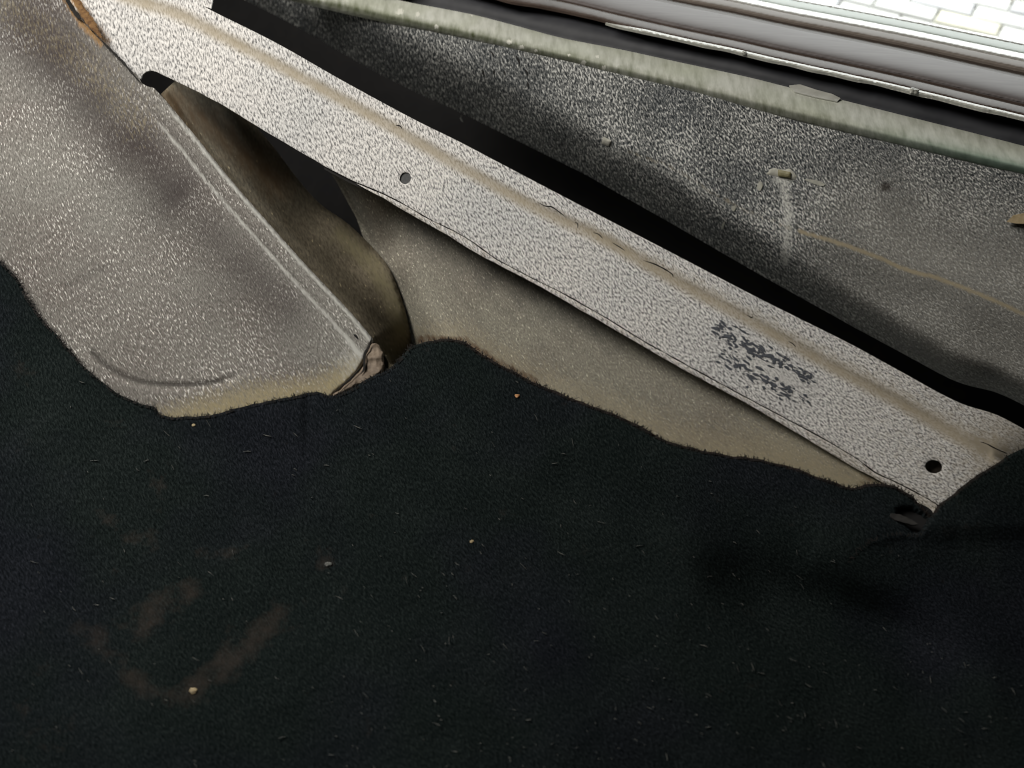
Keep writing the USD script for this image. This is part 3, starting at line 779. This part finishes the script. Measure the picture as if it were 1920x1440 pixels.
cp = sheet(carpet_out, carpet_depth, step=5.5, thick=.007, attrs={'dust': dust, 'fray': fray}, roll=.004, rollpx=9, holes=[hole])
CARPET = put('boot_carpet', cp, 'carpet')
tag(CARPET, 'black felt boot carpet with dusty brown marks, filling the lower half', 'carpet')


def flap_depth(px, py):
    e, s, _ = dist_line(FLAP_EDGE, px, py)
    d = carpet_depth(px, py)
    d = smin(d, bar_depth(px, py) - .006, .006)
    return d - np.interp(py, [985, 1015, 1090], [.008, .001, -.006]) + .004 * (fbm(np.c_[px / 110, py / 110, 0 * px], 3, 53) - .5)


FLAP_EDGE = spline([(2010, 790), (1925, 836), (1880, 862), (1832, 893), (1790, 925), (1764, 944), (1752, 962), (1744, 972), (1736, 985), (1722, 1002), (1690, 1000), (1655, 1005), (1620, 1022), (1596, 1052), (1588, 1090), (1604, 1130), (1680, 1165), (1800, 1220), (2010, 1320)])
flap_out = rough_edge(FLAP_EDGE, 2.4, 12, 23)
fp = sheet(flap_out, flap_depth, step=5, thick=.006, attrs={'dust': lambda x, y: .15 * fbm(np.c_[x / 80, y / 80, 0 * x], 3, 2), 'fray': lambda x, y: .55 * bell(dist_line(FLAP_EDGE[16:48], x, y)[0], 3)}, roll=.002, rollpx=12)
FLAP = put('carpet_flap', fp, 'carpet')
tag(FLAP, 'separate piece of black carpet lying over the right end of the brace bar', 'carpet')
# pale torn backing in the gap between the two carpets
put('gap_shade_sheet', sheet(spline([(1655, 950), (1700, 940), (1745, 955), (1752, 990), (1720, 1015), (1670, 1005)], closed=True), lambda x, y: carpet_depth(x, y) + .0085, step=5, thick=.001), 'shade_black', FLAP)  # added dark sheet paints the shade inside the carpet hole
tb = put('carpet_backing', sheet(rough_edge(spline([(1670, 962), (1690, 966), (1716, 978), (1720, 983), (1700, 981), (1676, 973)], closed=True), 2, 7, 3), lambda x, y: carpet_depth(x, y) - .002, step=3, thick=.002), 'felt_backing', FLAP)

def fringe(line, surf, num, seed, parent, side):
    r = random.Random(seed); ls = LineString(line); vs, fs, o = [], [], 0
    ts = [r.random() * ls.length for _ in range(num)]
    root = np.array([ls.interpolate(t).coords[0] for t in ts])
    deps = surf(root[:, 0], root[:, 1])
    for k, t in enumerate(ts):
        a, b = ls.interpolate(t), ls.interpolate(min(t + 3, ls.length))
        dx, dy = b.x - a.x, b.y - a.y; n = math.hypot(dx, dy) + 1e-6
        nx, ny = dy / n * side, -dx / n * side
        L = r.choice([2, 3, 3, 4, 4, 5, 7]); sl = r.gauss(0, .8)
        p0 = (a.x - nx * 5, a.y - ny * 5)
        p2 = (a.x + nx * L + dx / n * L * sl, a.y + ny * L + dy / n * L * sl)
        p1 = ((p0[0] + p2[0]) / 2 + r.uniform(-1.5, 1.5), (p0[1] + p2[1]) / 2 + r.uniform(-1.5, 1.5))
        v, f = ribbon([p0, p1, p2], r.uniform(.7, 1.5), lambda p, q, d0=float(deps[k]): d0 - .0015 + 0 * p, proud=.0004, seed=k)
        vs.append(v); fs.append(f + o); o += len(v)
    p = put('edge_fibres', (np.vstack(vs), np.vstack(fs)), 'fibre_dark', parent)
    tag(p, kind='stuff')


plain('fibre_dark', (.008, .010, .010), (.05, .042, .038), scale=120, rough=.9)
fringe(top, carpet_depth, 1100, 5, CARPET, 1)
fringe(flap_out[10:180], flap_depth, 260, 6, FLAP, -1)

# ------------------------------------------------------------------ crumbs and lint
CR = [(970, 742, .0022, 'crumb_orange', 'orange crumb on the black carpet below the beige side panel', ),
      (885, 1015, .0016, 'crumb_tan', 'tiny yellow crumb in the middle of the black carpet'),
      (362, 1295, .0026, 'crumb_tan', 'tan clod of dirt at the tip of the dusty mark on the carpet'),
      (363, 797, .0016, 'crumb_tan', 'small pale crumb on the carpet just under the wheel arch'),
      (615, 1058, .0026, 'lint', 'pale fluff lump on the carpet between dusty marks')]
for i, (x, y, r, mt, lb) in enumerate(CR):
    d = float(carpet_depth(np.array([float(x)]), np.array([float(y)]))[0])
    n = 'crumb' if mt != 'lint' else 'fluff'
    p = put(n, lump(P(x, y, d - r * .3), (r, r * .8, r * .5), seed=i, sub=2), mt)
    tag(p, lb, n)
vs, fs, o = [], [], 0
cnt = 0
PA, PB = Polygon(carpet_out).buffer(-12), Polygon(flap_out).buffer(3)
while cnt < 330:
    x, y = rng.uniform(0, 1920), rng.uniform(700, 1440)
    dens = .25 + .75 * sstep(850, 1300, y) * sstep(500, 1100, x + .4 * (y - 900))
    if rng.random() > dens or not shapely.contains_xy(PA, x, y):
        continue
    surf = carpet_depth if not shapely.contains_xy(PB, x, y) else flap_depth
    L = rng.choice([2, 2, 3, 3, 4, 6, 9]) * .9; a = rng.gauss(.65, .5)
    pts = [(x - L * math.cos(a), y - L * math.sin(a)), (x + rng.uniform(-1, 1), y + rng.uniform(-1, 1)), (x + L * math.cos(a), y + L * math.sin(a))]
    v, f = ribbon(pts, rng.uniform(0.6, 1.2), lambda p, q, d0=float(surf(np.array([x]), np.array([y]))[0]), y0=y: d0 - .0012 - .0005 * (q - y0), proud=.0006, seed=cnt)
    vs.append(v); fs.append(f + o); o += len(v); cnt += 1
LN = put('lint', (np.vstack(vs), np.vstack(fs)), 'lint')
tag(LN, 'scattered pale lint and fibre specks on the black carpet', 'lint', kind='stuff')

# ------------------------------------------------------------------ bright paving outside
GZ = -0.75
ta = P(1000, 10, float(trim_pl(1000, 10))); tb_ = P(1900, 200, float(trim_pl(1900, 200)))
dirx = (tb_ - ta)[:2]; dirx /= np.linalg.norm(dirx); diry = np.array([-dirx[1], dirx[0]])
org = np.array([1.0, 2.45])
g = np.array([[-6, -2], [8, -2], [8, 8], [-6, 8]], float)
gv = np.array([[*(org + a * dirx + b * diry), GZ - .02] for a, b in g])
PV = put('paving', (gv, np.array([[0, 1, 2], [0, 2, 3]])), 'joint_sand')
tag(PV, kind='structure')
W, D = .20, .10
for r in range(-3, 9):
    for c in range(-6, 7):
        a0 = c * W + (r % 2) * W / 2; b0 = r * D
        g_ = .004
        hgt = rng.uniform(-.002, .002)
        ch = .004
        ring0 = [(a0 + g_, b0 + g_), (a0 + W - g_, b0 + g_), (a0 + W - g_, b0 + D - g_), (a0 + g_, b0 + D - g_)]
        ring1 = [(a0 + g_ + ch, b0 + g_ + ch), (a0 + W - g_ - ch, b0 + g_ + ch), (a0 + W - g_ - ch, b0 + D - g_ - ch), (a0 + g_ + ch, b0 + D - g_ - ch)]
        v = [[*(org + a * dirx + b * diry), GZ - .02] for a, b in ring0] + [[*(org + a * dirx + b * diry), GZ - .003 + hgt] for a, b in ring0] + [[*(org + a * dirx + b * diry), GZ + hgt] for a, b in ring1]
        f = []
        for k in range(4):
            j = (k + 1) % 4
            for s in (0, 4):
                f += [(s + k, s + j, s + 4 + j), (s + k, s + 4 + j, s + 4 + k)]
        f += [(8, 9, 10), (8, 10, 11)]
        put('paver', (np.array(v), np.array(f)), rng.choice(['paver_pale', 'paver_pale', 'paver_cream', 'paver_grey']), PV)
